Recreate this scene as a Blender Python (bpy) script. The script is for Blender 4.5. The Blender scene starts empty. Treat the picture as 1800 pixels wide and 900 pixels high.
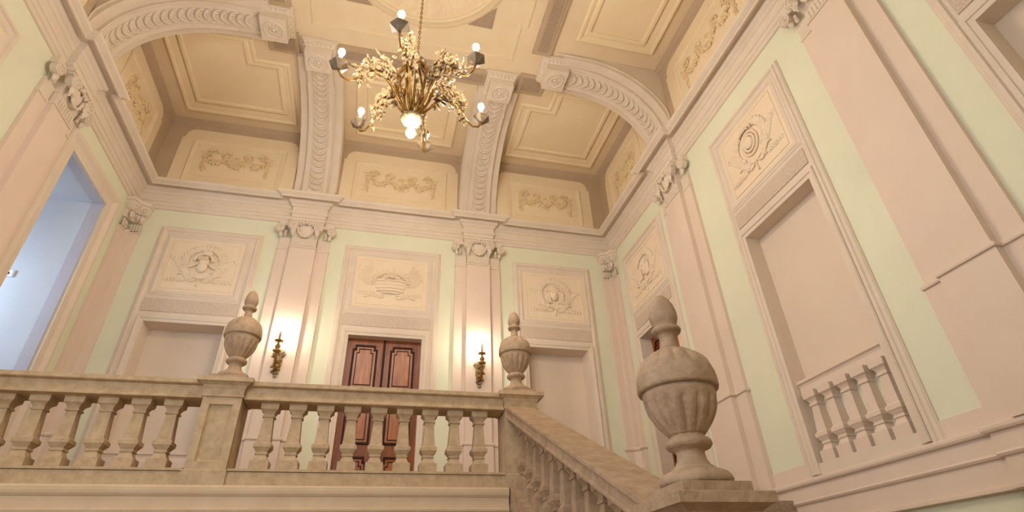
import bpy, bmesh, math, random
from mathutils import Vector, Matrix

# ------------------------------------------------------------------ camera, world, light, exposure
scn = bpy.context.scene
COL = scn.collection
PI = math.pi
CAM_LOC = Vector((-0.134, 0.0, -1.064))
YAW, PITCH, ROLL, FPX = 0.263, 0.568, -0.040, 960.92


def make_camera():
    cy, sy, cp, sp = math.cos(YAW), math.sin(YAW), math.cos(PITCH), math.sin(PITCH)
    fwd = Vector((sy * cp, cy * cp, sp)); right = Vector((cy, -sy, 0)); up = right.cross(fwd)
    cr, sr = math.cos(ROLL), math.sin(ROLL)
    r2 = cr * right + sr * up; u2 = -sr * right + cr * up
    cd = bpy.data.cameras.new('camera'); cd.sensor_width = 36.0; cd.lens = 36.0 * FPX / 1800.0
    cd.clip_start = 0.02; cd.clip_end = 100
    o = bpy.data.objects.new('camera', cd); COL.objects.link(o)
    m = Matrix(((r2.x, u2.x, -fwd.x, CAM_LOC.x), (r2.y, u2.y, -fwd.y, CAM_LOC.y), (r2.z, u2.z, -fwd.z, CAM_LOC.z), (0, 0, 0, 1)))
    o.matrix_world = m
    scn.camera = o


make_camera()
scn.view_settings.view_transform = 'Standard'
scn.view_settings.look = 'None'
scn.view_settings.exposure = 0.44
scn.view_settings.gamma = 1.0
scn.view_settings.use_curve_mapping = False
world = bpy.data.worlds.new('world'); scn.world = world; world.use_nodes = True
world.node_tree.nodes['Background'].inputs[0].default_value = (0.75, 0.85, 1.0, 1)
world.node_tree.nodes['Background'].inputs[1].default_value = 0.4

WARM = (1.0, 0.87, 0.71)
BULB_RADIANCE = 455.0          # every lamp's light comes from its glowing bulb


def area_light(name, loc, target, sx, sy, watts, col):
    l = bpy.data.lights.new(name, 'AREA'); l.shape = 'RECTANGLE'; l.size = sx; l.size_y = sy
    l.energy = watts; l.color = col
    o = bpy.data.objects.new(name, l); COL.objects.link(o); o.location = loc
    o.rotation_euler = (Vector(target) - Vector(loc)).to_track_quat('-Z', 'Y').to_euler()
    return o


# fill lights added out of view at the front and side, and the passage's daylight
area_light('front_fill_light', (-2.3, -1.45, 2.3), (1.2, 5.0, 1.4), 2.6, 3.6, 85.0, (0.95, 0.94, 0.95))  # unseen fill; the front window it stands for is made up
area_light('side_fill_light', (-4.72, 1.2, 1.6), (1.3, 3.6, -.2), 1.2, 2.9, 75.0, (0.80, 0.88, 1.0))  # unseen light added to give left-facing sides a cool daylight tone
area_light('passage_daylight', (-6.35, 7.33, 2.7), (-5.75, 8.6, 2.6), .7, 1.6, 34.0, (0.70, 0.83, 1.0))

# ------------------------------------------------------------------ materials


def srgb(r, g, b):
    f = lambda c: c / 12.92 if c <= 0.04045 else ((c + 0.055) / 1.055) ** 2.4
    return (f(r), f(g), f(b), 1)


def material(name, c1, c2=None, scale=3.0, rough=0.75, bump=0.0, bscale=60.0, metal=0.0, spec=0.3, stretch=None, emit=None, detail=5.0):
    m = bpy.data.materials.new(name); m.use_nodes = True
    nt = m.node_tree; b = nt.nodes['Principled BSDF']
    b.inputs['Roughness'].default_value = rough; b.inputs['Metallic'].default_value = metal
    b.inputs['Specular IOR Level'].default_value = spec
    b.inputs['Base Color'].default_value = c1
    tc = nt.nodes.new('ShaderNodeTexCoord'); src = tc.outputs['Object']
    if stretch:
        mp = nt.nodes.new('ShaderNodeMapping'); mp.inputs['Scale'].default_value = stretch
        nt.links.new(src, mp.inputs['Vector']); src = mp.outputs['Vector']
    if c2:
        n = nt.nodes.new('ShaderNodeTexNoise'); n.inputs['Scale'].default_value = scale; n.inputs['Detail'].default_value = detail
        n.inputs['Roughness'].default_value = 0.62
        nt.links.new(src, n.inputs['Vector'])
        cr = nt.nodes.new('ShaderNodeValToRGB')
        cr.color_ramp.elements[0].position = 0.32; cr.color_ramp.elements[0].color = c2
        cr.color_ramp.elements[1].position = 0.66; cr.color_ramp.elements[1].color = c1
        nt.links.new(n.outputs['Fac'], cr.inputs['Fac']); nt.links.new(cr.outputs['Color'], b.inputs['Base Color'])
    if bump:
        n2 = nt.nodes.new('ShaderNodeTexNoise'); n2.inputs['Scale'].default_value = bscale; n2.inputs['Detail'].default_value = 4
        nt.links.new(tc.outputs['Object'], n2.inputs['Vector'])
        bp = nt.nodes.new('ShaderNodeBump'); bp.inputs['Strength'].default_value = bump; bp.inputs['Distance'].default_value = 0.02
        nt.links.new(n2.outputs['Fac'], bp.inputs['Height']); nt.links.new(bp.outputs['Normal'], b.inputs['Normal'])
    if emit:
        b.inputs['Emission Color'].default_value = emit[0]; b.inputs['Emission Strength'].default_value = emit[1]
    return m


GREEN = material('pale_green_paint', srgb(.895, .893, .80), srgb(.88, .878, .785), 2.0, .8)
PINK = material('pink_plaster', srgb(.895, .818, .757), srgb(.88, .80, .735), 2.0, .75)
TRIM = material('rosy_beige_plaster', srgb(.89, .83, .765), srgb(.87, .805, .735), 3.0, .75)
MAUVE = material('mauve_plaster', srgb(.765, .675, .575), srgb(.74, .645, .545), 2.0, .8)
CREAM = material('ochre_cream_plaster', srgb(.92, .845, .72), srgb(.905, .82, .69), 2.5, .8)
PANEL = material('cream_relief_plaster', srgb(.935, .86, .765), srgb(.92, .84, .735), 5.0, .75)
OCHRE = material('ochre_relief_plaster', srgb(.92, .835, .69), srgb(.86, .75, .575), 14.0, .75)
COFFER = material('tan_coffer_plaster', srgb(.96, .885, .755), srgb(.94, .855, .71), 1.5, .8)
NICHE = material('niche_plaster', srgb(.885, .82, .75), srgb(.875, .80, .73), 1.5, .8)
GRAIN = material('pecked_plaster', srgb(.90, .83, .765), srgb(.82, .735, .655), 55.0, .85, bump=.9, bscale=70)
GRAINM = material('pecked_mauve_plaster', srgb(.75, .66, .57), srgb(.67, .575, .485), 50.0, .85, bump=.9, bscale=70)
STONE = material('weathered_limestone', srgb(.80, .70, .57), srgb(.705, .60, .475), 11, .72, bump=.2, bscale=22, detail=9)
STONEG = material('grey_limestone', srgb(.74, .635, .53), srgb(.635, .53, .43), 10, .72, bump=.4, bscale=30, detail=9)
WOOD = material('varnished_walnut', srgb(.60, .33, .16), srgb(.43, .21, .09), 2.2, .32, spec=.35, stretch=(6, 6, .7), detail=8)
WOODD = material('dark_walnut_moulding', srgb(.25, .12, .06), srgb(.18, .08, .04), 3, .5, spec=.15)
WOODP = material('panel_walnut', srgb(.70, .41, .21), srgb(.54, .29, .125), 2.5, .28, spec=.45, stretch=(5, 5, .8), detail=8)
BRASS = material('gilt_brass', srgb(.72, .55, .27), srgb(.42, .30, .13), 18, .35, metal=.75)
GILT = material('pale_gilt_leaf', srgb(.78, .68, .52), srgb(.34, .25, .15), 26, .5, metal=.05)
IRON = material('dull_bronze', srgb(.58, .51, .42), srgb(.44, .38, .30), 12, .55)
CANDLE = material('candle_sleeve', srgb(.97, .93, .84), rough=.5)
BULB = material('lit_bulb', srgb(1, .95, .85), rough=.3, emit=((*WARM, 1), BULB_RADIANCE))
SCONCE_BULB = material('lit_sconce_bulb', srgb(1, .95, .85), rough=.3, emit=((*WARM, 1), BULB_RADIANCE * .7))
TALLOW = material('tan_candle_sleeve', srgb(.78, .62, .44), srgb(.70, .54, .37), 20, .55)
WHITEP = material('white_plastic', srgb(.93, .94, .95), rough=.4)
LENS = material('dark_lens', srgb(.25, .27, .30), rough=.2)
BLUEW = material('white_passage_paint', srgb(.82, .84, .87), srgb(.80, .82, .85), 2, .8)
STUCCO = material('tan_stucco', srgb(.86, .765, .655), srgb(.83, .73, .61), 4, .75)
REVEAL = material('grey_reveal_paint', srgb(.76, .75, .79), srgb(.74, .73, .77), 2, .8)
FLOORM = material('terrazzo_floor', srgb(.70, .62, .53), srgb(.58, .50, .42), 30, .35)

# ------------------------------------------------------------------ mesh helpers


class MB:
    """A bmesh in world space; T maps wall coordinates (u along, n out of the wall, z up) into the room."""

    def __init__(self, T=None):
        self.bm = bmesh.new(); self.T = T or (lambda u, n, z: Vector((u, n, z)))

    def v(self, u, n, z):
        return self.bm.verts.new(self.T(u, n, z))

    def f(self, vs, smooth=False):
        try:
            fc = self.bm.faces.new(vs); fc.smooth = smooth
        except ValueError:
            pass

    def box(self, u0, u1, n0, n1, z0, z1):
        p = [self.v(u, n, z) for z in (z0, z1) for n in (n0, n1) for u in (u0, u1)]
        for q in ((0, 1, 3, 2), (4, 6, 7, 5), (0, 4, 5, 1), (2, 3, 7, 6), (0, 2, 6, 4), (1, 5, 7, 3)):
            self.f([p[i] for i in q])

    def rings(self, rings, closed=True, smooth=False, caps=True):
        """rings: list of point lists (u, n, z); skins between successive rings."""
        R = [[self.v(*p) for p in r] for r in rings]
        k = len(R[0])
        for a, b in zip(R, R[1:]):
            for i in range(k if closed else k - 1):
                self.f([a[i], a[(i + 1) % k], b[(i + 1) % k], b[i]], smooth)
        if caps and closed:
            self.f(list(reversed(R[0]))); self.f(R[-1])

    def lathe(self, c, prof, seg=24, smooth=True, sq=False, lobes=None):
        """c = (u, n, z0) axis foot; prof = [(r, z)]; sq: square section with r = half width; lobes(z, a) scales r."""
        rs = []
        for r, z in prof:
            if sq:
                pts = [(c[0] + r * x, c[1] + r * y, c[2] + z) for x, y in ((-1, -1), (1, -1), (1, 1), (-1, 1))]
            else:
                pts = []
                for i in range(seg):
                    a = 2 * PI * i / seg; k = r * (lobes(z, a) if lobes else 1)
                    pts.append((c[0] + k * math.cos(a), c[1] + k * math.sin(a), c[2] + z))
            rs.append(pts)
        self.rings(rs, True, smooth and not sq)

    def tube(self, pts, r, seg=6, closed=False):
        """pts: (u, n, z) list; r: number or list."""
        P = [Vector(p) for p in pts]; k = len(P); rs = []
        ref = None
        for i, p in enumerate(P):
            if closed:
                t = P[(i + 1) % k] - P[i - 1]
            else:
                t = P[min(i + 1, k - 1)] - P[max(i - 1, 0)]
            t.normalize()
            if ref is None:
                ref = t.orthogonal().normalized()
            ref = (ref - t * ref.dot(t))
            ref = ref.normalized() if ref.length > 1e-6 else t.orthogonal().normalized()
            b = t.cross(ref); rr = r[i] if isinstance(r, (list, tuple)) else r
            rs.append([tuple(p + rr * (math.cos(2 * PI * j / seg) * ref + math.sin(2 * PI * j / seg) * b)) for j in range(seg)])
        if closed:
            rs.append(rs[0]); self.rings(rs, True, True, False)
        else:
            self.rings(rs, True, True)

    def blob(self, c, ax, ang=0.0, seg=7, ring=5):
        """ellipsoid; ax = half sizes along (u, n, z), turned by ang in the u-z plane."""
        ca, sa = math.cos(ang), math.sin(ang); rs = []
        for i in range(ring + 1):
            th = PI * (0.03 + 0.94 * i / ring); pts = []
            for j in range(seg):
                ph = 2 * PI * j / seg
                x = ax[0] * math.cos(th); y = ax[1] * math.sin(th) * math.cos(ph); z = ax[2] * math.sin(th) * math.sin(ph)
                pts.append((c[0] + x * ca - z * sa, c[1] + y, c[2] + x * sa + z * ca))
            rs.append(pts)
        self.rings(rs, True, True)

    def sweep(self, path, prof, closed=True, cap=True):
        """path: (u, z) polygon; prof: closed list of (d outward offset, n). Mitred; closed paths must run counter-clockwise."""
        k = len(path); M = []
        for i in range(k):
            p = Vector(path[i]); ns = []
            for a, b in ((i - 1, i), (i, i + 1)):
                if not closed and (a < 0 or b >= k):
                    continue
                e = Vector(path[b % k]) - Vector(path[a % k])
                if e.length < 1e-9:
                    continue
                e.normalize(); ns.append(Vector((e.y, -e.x)))
            m = ns[0] if len(ns) == 1 else (ns[0] + ns[1]) / max(0.2, 1 + ns[0].dot(ns[1]))
            M.append((p, m))
        rs = [[((p + d * m).x, n, (p + d * m).y) for d, n in prof] for p, m in M]
        if closed:
            rs.append(rs[0]); self.rings(rs, True, False, False)
        else:
            self.rings(rs, True, False, cap)

    def plate(self, path, n0, n1):
        """flat plate with outline path (u, z), from n0 to n1."""
        self.rings([[(u, n0, z) for u, z in path], [(u, n1, z) for u, z in path]])

    def build(self, name, mat, parent=None, weld=True):
        bm = self.bm
        if weld:
            bmesh.ops.remove_doubles(bm, verts=bm.verts, dist=1e-5)
        bmesh.ops.recalc_face_normals(bm, faces=bm.faces)
        me = bpy.data.meshes.new(name)
        if parent is not None:
            off = parent.location.copy(); q = parent
            while q.parent:
                q = q.parent; off = off + q.location
            bmesh.ops.translate(bm, vec=-off, verts=bm.verts)
        bm.to_mesh(me); bm.free()
        me.materials.append(mat)
        o = bpy.data.objects.new(name, me); COL.objects.link(o)
        if parent is not None:
            o.parent = parent
        return o


def thing(name, label, cat, loc, group=None):
    o = bpy.data.objects.new(name, None); COL.objects.link(o); o.location = loc
    o.empty_display_size = 0.1
    return tag(o, label, cat, group)


def tag(o, label, cat, group=None):
    o['label'] = label; o['category'] = cat
    if group:
        o['group'] = group
    return o


def struct(o):
    o['kind'] = 'structure'; return o


# ------------------------------------------------------------------ the room's measures (metres; z = 0 is the gallery floor)
XL, XR, YW, YF = -4.808, 4.691, 9.446, -1.5
XC = -0.04
ZE, ZC, ZLOW = 5.40, 7.70, -2.65
RIBX = (-1.73, 1.658)             # pilaster and rib axes on the back wall
RIBY = (2.833, 6.555)             # on the side walls
YB = 6.15                         # gallery edge
HM, HO = 0.237, 0.46              # half widths: pilaster, its backing strip


def T_back(u, n, z):
    return Vector((u, YW - n, z))


def T_right(u, n, z):
    return Vector((XR - n, u, z))


def T_left(u, n, z):
    return Vector((XL + n, u, z))


def T_ceil(u, n, z):              # u = x, z = y, n = downwards
    return Vector((u, z, ZC - n))


def wall(name, T, u0, u1, z0, z1, holes, th, mat):
    us = sorted({u0, u1, *[h[0] for h in holes], *[h[1] for h in holes]})
    zs = sorted({z0, z1, *[h[2] for h in holes], *[h[3] for h in holes]})
    solid = lambda i, j: 0 <= i < len(us) - 1 and 0 <= j < len(zs) - 1 and not any(
        h[0] < (us[i] + us[i + 1]) / 2 < h[1] and h[2] < (zs[j] + zs[j + 1]) / 2 < h[3] for h in holes)
    m = MB(T); vv = {}

    def g(i, j, n):
        if (i, j, n) not in vv:
            vv[(i, j, n)] = m.v(us[i], n, zs[j])
        return vv[(i, j, n)]
    for i in range(len(us) - 1):
        for j in range(len(zs) - 1):
            if not solid(i, j):
                continue
            for n in (0.0, -th):
                m.f([g(i, j, n), g(i + 1, j, n), g(i + 1, j + 1, n), g(i, j + 1, n)])
            for di, dj, a, b in ((-1, 0, (i, j), (i, j + 1)), (1, 0, (i + 1, j), (i + 1, j + 1)), (0, -1, (i, j), (i + 1, j)), (0, 1, (i, j + 1), (i + 1, j + 1))):
                if not solid(i + di, j + dj):
                    m.f([g(*a, 0.0), g(*b, 0.0), g(*b, -th), g(*a, -th)])
    return struct(m.build(name, mat))


# bays: (centre, half width of surround, half picture, half opening, kind)
TH = 0.36
BAYS = {
    'back': [(-3.350, .873, .615, .63), (-0.036, .938, .68, .657), (3.259, .856, .658, .62)],
    'right': [(8.045, .84, .645, .643), (4.619, .857, .638, .65), (1.19, .857, .638, .65)],
    'left': [(4.619, .857, .638, .65)],
}
ZN = 3.117
PASS = (7.259, 8.588, 0.0, 4.79)  # passage opening in the left wall
wall('wall_back', T_back, XL - TH, XR + TH, ZLOW, ZC, [(c - h, c + h, 0.0 if i == 1 else .12, ZN) for i, (c, a, b, h) in enumerate(BAYS['back'])], TH, GREEN)
wall('wall_right', T_right, YF, YW, ZLOW, ZC, [(c - h, c + h, 0.0 if i == 0 else .12, ZN) for i, (c, a, b, h) in enumerate(BAYS['right'])], TH, GREEN)
wall('wall_left', T_left, YF, YW, ZLOW, ZC, [PASS, (.54, 1.84, .12, ZN)] + [(c - h, c + h, .12, ZN) for c, a, b, h in BAYS['left']], TH, GREEN)  # the hole after the passage is added for the side fill light
wall('wall_front', lambda u, n, z: Vector((u, YF + n, z)), XL - TH, XR + TH, ZLOW, ZC, [(-3.7, -.9, .5, 4.1)], TH, GREEN)  # opening added to go with the front fill light
m = MB(); m.box(XL - TH, XR + TH, YF - TH, YW + TH, ZC, ZC + .2); struct(m.build('ceiling', CREAM))
m = MB(); m.box(XL, XR, YB + .02, YW, -.25, 0.0); struct(m.build('floor', FLOORM))
m = MB(); m.box(XL, 1.15, YF, YB + .6, ZLOW - .2, ZLOW); struct(m.build('floor_lower', FLOORM))
m = MB(); m.box(XL, 1.36, YB + .25, YB + .6, ZLOW, -.25); struct(m.build('wall_under_gallery', PINK))

# passage beyond the tall opening: walls, ceiling and floor flush with the opening
m = MB(); m.box(XL - 3.2, XL - TH - .002, PASS[1] - .004, PASS[1] + .15, -.1, 4.94); m.box(XL - TH - .002, XL - .17, PASS[1] - .004, PASS[1] - .001, 0, 4.787); struct(m.build('wall_passage_far', BLUEW))
m = MB(); m.box(XL - 3.2, XL - TH - .002, PASS[0] - .15, PASS[0] + .004, -.1, 4.94); m.box(XL - TH - .002, XL - .012, PASS[0] + .001, PASS[0] + .004, 0, 4.787); struct(m.build('wall_passage_near', BLUEW))
m = MB(); m.box(XL - 3.35, XL - 3.2, PASS[0] - .15, PASS[1] + .15, -.1, 4.94); struct(m.build('wall_passage_end', BLUEW))
m = MB(); m.box(XL - 3.35, XL - TH - .002, PASS[0] - .15, PASS[1] + .15, 4.786, 4.95); m.box(XL - TH - .002, XL - .17, PASS[0] + .001, PASS[1] - .001, 4.786, 4.789); struct(m.build('ceiling_passage', BLUEW))
m = MB(); m.box(XL - 3.35, XL, PASS[0] - .15, PASS[1] + .15, -.2, 0.0); struct(m.build('floor_passage', FLOORM))

m = MB(); m.rings([[(x, PASS[1] - .001, 0), (x, PASS[1] - .001, 4.789), (x, PASS[0] + .001, 4.789), (x, PASS[0] + .001, 4.772), (x, PASS[1] - .02, 4.772), (x, PASS[1] - .02, 0)] for x in (XL - .17, XL - .012)]); struct(m.build('trim_5', REVEAL))

# entablature round the room, breaking forward over the pilasters
BR, BH = .10, .265
path = [(XL, YF)]
for y in RIBY:
    path += [(XL, y - BH), (XL + BR, y - BH), (XL + BR, y + BH), (XL, y + BH)]
path.append((XL, YW))
for x in RIBX:
    path += [(x - BH, YW), (x - BH, YW - BR), (x + BH, YW - BR), (x + BH, YW)]
path.append((XR, YW))
for y in reversed(RIBY):
    path += [(XR, y + BH), (XR - BR, y + BH), (XR - BR, y - BH), (XR, y - BH)]
path.append((XR, YF))
ENT = [(-.02, 5.39), (.03, 5.40), (.035, 5.462), (.05, 5.468), (.055, 5.535), (.075, 5.545), (.085, 5.575), (.06, 5.59), (.06, 5.70), (.085, 5.715),
       (.10, 5.745), (.135, 5.765), (.145, 5.85), (.245, 5.85), (.25, 5.792), (.275, 5.792), (.275, 5.822), (.30, 5.832), (.345, 5.855), (.36, 5.872), (.36, 5.89), (.10, 5.95), (-.02, 5.95)]
Tp = lambda u, n, z: Vector((u, z, n))
m = MB(Tp); m.sweep(path, ENT, closed=False); struct(m.build('trim_1', TRIM))
# string course at gallery floor level on the right wall, and gallery edge moulding
SC = [(-.02, -.46), (.02, -.46), (.06, -.455), (.06, -.43), (.03, -.42), (.03, -.235), (.05, -.228), (.062, -.21), (.05, -.192), (.045, -.06), (.075, -.052), (.085, -.035), (.085, -.012), (.075, 0.0), (-.02, 0.0)]
spath = [(XR, YB + .4)]
for y in reversed(RIBY):
    spath += [(XR, y + HO), (XR - .06, y + HO), (XR - .06, y - HO), (XR, y - HO)]
spath.append((XR, YF))
spath = [p for p in spath if p[1] < YB + .5]
spath = [(XR - .06, RIBY[1] - .05), (XR - .06, RIBY[1] - HO), (XR, RIBY[1] - HO), (XR, RIBY[0] + HO), (XR - .06, RIBY[0] + HO), (XR - .06, RIBY[0] - HO), (XR, RIBY[0] - HO), (XR, YF)]
m = MB(Tp); m.sweep(spath, SC, closed=False); struct(m.build('trim_2', PINK))
GE = [(-.045, -.45), (.0, -.45), (.0, -.245), (.03, -.235), (.035, -.215), (.01, -.20), (.01, -.10), (.02, -.095), (.035, -.075), (.04, -.05), (.04, -.02), (.03, -.002), (-.045, -.002)]
m = MB(Tp); m.sweep([(1.37, YB - .03), (XL, YB - .03)], [(-d, n) for d, n in GE], closed=False)
struct(m.build('trim_3', STUCCO))
# baseboards: the pink zone at the foot of the walls
m = MB(T_back)
for a, b in ((-4.54, -4.223), (-2.477, -2.19), (-1.27, -.974), (.902, 1.198), (2.118, 2.403), (4.115, 4.40)):
    m.box(a, b, -.01, .015, 0, .165)
struct(m.build('baseboard_back', PINK))
m = MB(T_right)
for a, b in ((YF, .333), (2.047, 2.373), (3.293, 3.762), (5.476, 6.095), (7.015, 7.205), (8.885, 9.17)):
    m.box(a, b, -.01, .015, 0, .165)
struct(m.build('baseboard_right', PINK))

# attic: wall zone between cornice and ceiling
m = MB(Tp)
m.sweep([(XL, YF), (XL, YW), (XR, YW), (XR, YF)], [(-.02, 5.93), (.05, 5.93), (.05, 7.575), (.062, 7.585), (.062, 7.60), (.075, 7.61), (.085, 7.64), (.11, 7.66), (.12, 7.70), (-.02, 7.70)], closed=False)
struct(m.build('trim_4', MAUVE))

# ------------------------------------------------------------------ plaster ornament helpers
rnd = random.Random(7)


def leaf(m, u, n, z, ln, w, ang, th=.012):
    """a pointed leaf whose base is at (u, z) and which runs along ang."""
    c, s = math.cos(ang), math.sin(ang)
    P = lambda t, k, h: (u + t * ln * c - k * w * s, n + h * th, z + t * ln * s + k * w * c)
    row = [(0, 0), (.25, .42), (.55, .5), (.82, .28), (1, 0)]
    base = [P(t, k, 0) for t, k in row] + [P(t, -k, 0) for t, k in reversed(row[1:-1])]
    mid = [P(.5, 0, 1.0)]
    vs = [m.v(*p) for p in base]; c0 = m.v(*P(.12, 0, .9)); c1 = m.v(*P(.5, 0, 1.3)); c2 = m.v(*P(.85, 0, .8))
    k = len(vs)
    ridge = [c0, c0, c1, c2, c2, c2, c1, c0]
    for i in range(k):
        a, b = vs[i], vs[(i + 1) % k]; p, q = ridge[i], ridge[(i + 1) % k]
        m.f([a, b, q, p] if p is not q else [a, b, p], True)


def flower(m, u, n, z, r):
    for i in range(5):
        a = 2 * PI * i / 5 + rnd.random()
        m.blob((u + .6 * r * math.cos(a), n, z + .6 * r * math.sin(a)), (r * .55, r * .45, r * .38), a, 6, 4)
    m.blob((u, n + r * .25, z), (r * .35, r * .35, r * .35), 0, 6, 4)


def spray(m, u, n, z, ang, ln, bend, count, sz):
    """a curved stem with leaves on both sides."""
    pts = []; a = ang; x, y = u, z
    for i in range(count + 1):
        pts.append((x, n + .008, y))
        x += ln / count * math.cos(a); y += ln / count * math.sin(a); a += bend / count
    m.tube(pts, [.011 * (1 - .6 * i / count) for i in range(count + 1)], 5)
    a = ang
    for i in range(1, count + 1):
        a = ang + bend * i / count
        for s in (-1, 1):
            leaf(m, pts[i][0], n + .004, pts[i][2], sz * (1 - .45 * i / count), sz * .42, a + s * .6, .016)
    leaf(m, pts[-1][0], n + .004, pts[-1][2], sz * .7, sz * .3, a, .014)


def wreath_relief(T, uc, zc, n, s, kind):
    """overdoor trophy: a wreath round a helmet, mask or basket, sprays either side and fluttering ribbons."""
    m = MB(T)
    if kind == 'basket':
        for k in range(17):
            t = PI * (0.03 + .94 * k / 16)
            flower(m, uc + .31 * s * math.cos(t), n + .02, zc - .02 * s + .21 * s * math.sin(t), .042 * s)
        for k in range(12):
            t = PI * k / 11
            leaf(m, uc + .33 * s * math.cos(t), n, zc + .01 * s + .22 * s * math.sin(t), .12 * s, .06 * s, t + rnd.uniform(-.4, .4), .02)
        for k in range(9):
            t = PI * k / 8
            flower(m, uc + .15 * s * math.cos(t), n + .03, zc + .02 * s + .10 * s * math.sin(t), .045 * s)
        rs = []
        for z, r in ((-.24, .14), (-.22, .19), (-.15, .25), (-.08, .285), (-.02, .30), (0, .31)):
            rs.append([(uc + r * s * math.cos(PI * j / 12), n + .22 * r * s * math.sin(PI * j / 12), zc + z * s) for j in range(13)])
        m.rings(rs, False, True)
        m.tube([(uc + .31 * s * math.cos(PI * j / 12), n + .07 * s * math.sin(PI * j / 12) + .006, zc) for j in range(13)], .018 * s, 5)
        for zz in (-.07, -.14, -.2):
            r = .29 + zz * .25
            m.tube([(uc + r * s * math.cos(PI * j / 12), n + .25 * r * s * math.sin(PI * j / 12) + .004, zc + zz * s) for j in range(13)], .010 * s, 4)
        for sd in (-1, 1):
            for k in range(4):
                spray(m, uc + sd * .3 * s, n, zc - .08 * s + k * .05 * s, PI / 2 - sd * (1.25 - .22 * k), .30 * s, sd * .7, 5, .10 * s)
            spray(m, uc + sd * .1 * s, n, zc - .27 * s, PI / 2 - sd * 1.62, .44 * s, sd * .25, 7, .11 * s)
            m.tube([(uc + sd * (.10 + .07 * k) * s, n + .012, zc - (.31 + .03 * math.sin(k * 1.6)) * s) for k in range(6)], .012 * s, 5)
    else:
        for k in range(26):
            t = PI * (-.28 + 1.56 * k / 25)
            x, z = uc + .285 * s * math.cos(t), zc + .06 * s + .275 * s * math.sin(t)
            for q in (-1, 0, 1):
                leaf(m, x, n + .012, z, .125 * s, .06 * s, t + PI / 2 * (1 if t > PI / 2 else -1) * -.75 + q * .65, .024)
            if k % 2 == 0:
                flower(m, x, n + .024, z, .034 * s)
        if kind == 'helmet':
            m.blob((uc + .01 * s, n + .02, zc + .07 * s), (.085 * s, .06 * s, .105 * s), .2, 12, 8)
            for k in range(6):
                m.tube([(uc + (-.07 + .028 * k) * s, n + .06 + .01 * q, zc + (.17 - .03 * q) * s) for q in range(4)], .014 * s, 5)
            m.blob((uc + .005 * s, n + .035, zc - .05 * s), (.085 * s, .05 * s, .11 * s), -.15, 10, 6)
            m.tube([(uc + .15 * s * math.cos(t), n + .03, zc + .06 * s + .17 * s * math.sin(t)) for t in [PI * (.02 + .96 * k / 12) for k in range(13)]], .028 * s, 6)
            for sd in (-1, 1):
                m.tube([(uc + sd * (.10 + .05 * k) * s, n + .03, zc + (.02 - .06 * k + .012 * k * k) * s) for k in range(5)], .022 * s, 6)
            for k in range(7):
                leaf(m, uc + .03 * s, n + .05, zc + .19 * s, .12 * s, .05 * s, PI * (.15 + .1 * k), .02)
        elif kind == 'mask':
            m.blob((uc, n + .02, zc + .03 * s), (.095 * s, .06 * s, .135 * s), 0, 12, 8)
            m.blob((uc, n + .075 * s + .012, zc + .01 * s), (.018 * s, .022 * s, .045 * s), 0, 6, 4)
            for sd in (-1, 1):
                m.blob((uc + sd * .045 * s, n + .065 * s + .01, zc + .06 * s), (.024 * s, .012 * s, .012 * s), 0, 6, 4)
                for k in range(4):
                    m.tube([(uc + sd * (.09 + .028 * k + .02 * math.sin(q)) * s, n + .025, zc + (.12 - .07 * q) * s) for q in range(5)], .020 * s, 5)
            m.blob((uc, n + .06 * s + .01, zc - .055 * s), (.03 * s, .014 * s, .012 * s), 0, 6, 4)
            for k in range(9):
                leaf(m, uc, n + .03, zc + .1 * s, .15 * s, .05 * s, PI * (.1 + .1 * k), .025)
        else:
            for rr, zz in ((.16, .02), (.11, .035), (.065, .05)):
                m.tube([(uc + rr * s * math.cos(t), n + zz * .7, zc + .05 * s + rr * 1.2 * s * math.sin(t)) for t in [2 * PI * k / 18 for k in range(18)]], .022 * s, 6, True)
            m.blob((uc, n + .03, zc + .05 * s), (.07 * s, .04 * s, .085 * s), 0, 10, 6)
            for k in range(5):
                flower(m, uc + (-.12 + .06 * k) * s, n + .04, zc + (.28 + .012 * (2 - abs(k - 2))) * s, .035 * s)
        for sd in (-1, 1):
            spray(m, uc + sd * .05 * s, n, zc - .27 * s, PI / 2 - sd * 1.15, .52 * s, sd * .75, 8, .135 * s)
            spray(m, uc + sd * .22 * s, n, zc - .10 * s, PI / 2 - sd * .75, .36 * s, -sd * .4, 6, .12 * s)
            spray(m, uc + sd * .16 * s, n, zc - .29 * s, PI / 2 - sd * 1.75, .34 * s, sd * .2, 6, .10 * s)
            m.tube([(uc + sd * (.02 + .055 * k) * s, n + .014, zc - (.27 + .075 * math.sin(k * .9)) * s) for k in range(7)], .013 * s, 5)
            for k in range(4):
                flower(m, uc + sd * (.2 + .07 * k) * s, n + .01, zc - (.31 + .02 * (k % 2)) * s, .03 * s)
        m.tube([(uc + .01 * s * math.sin(k), n + .012, zc - (.28 + .04 * k) * s) for k in range(5)], .016 * s, 5)
    return m


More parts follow.
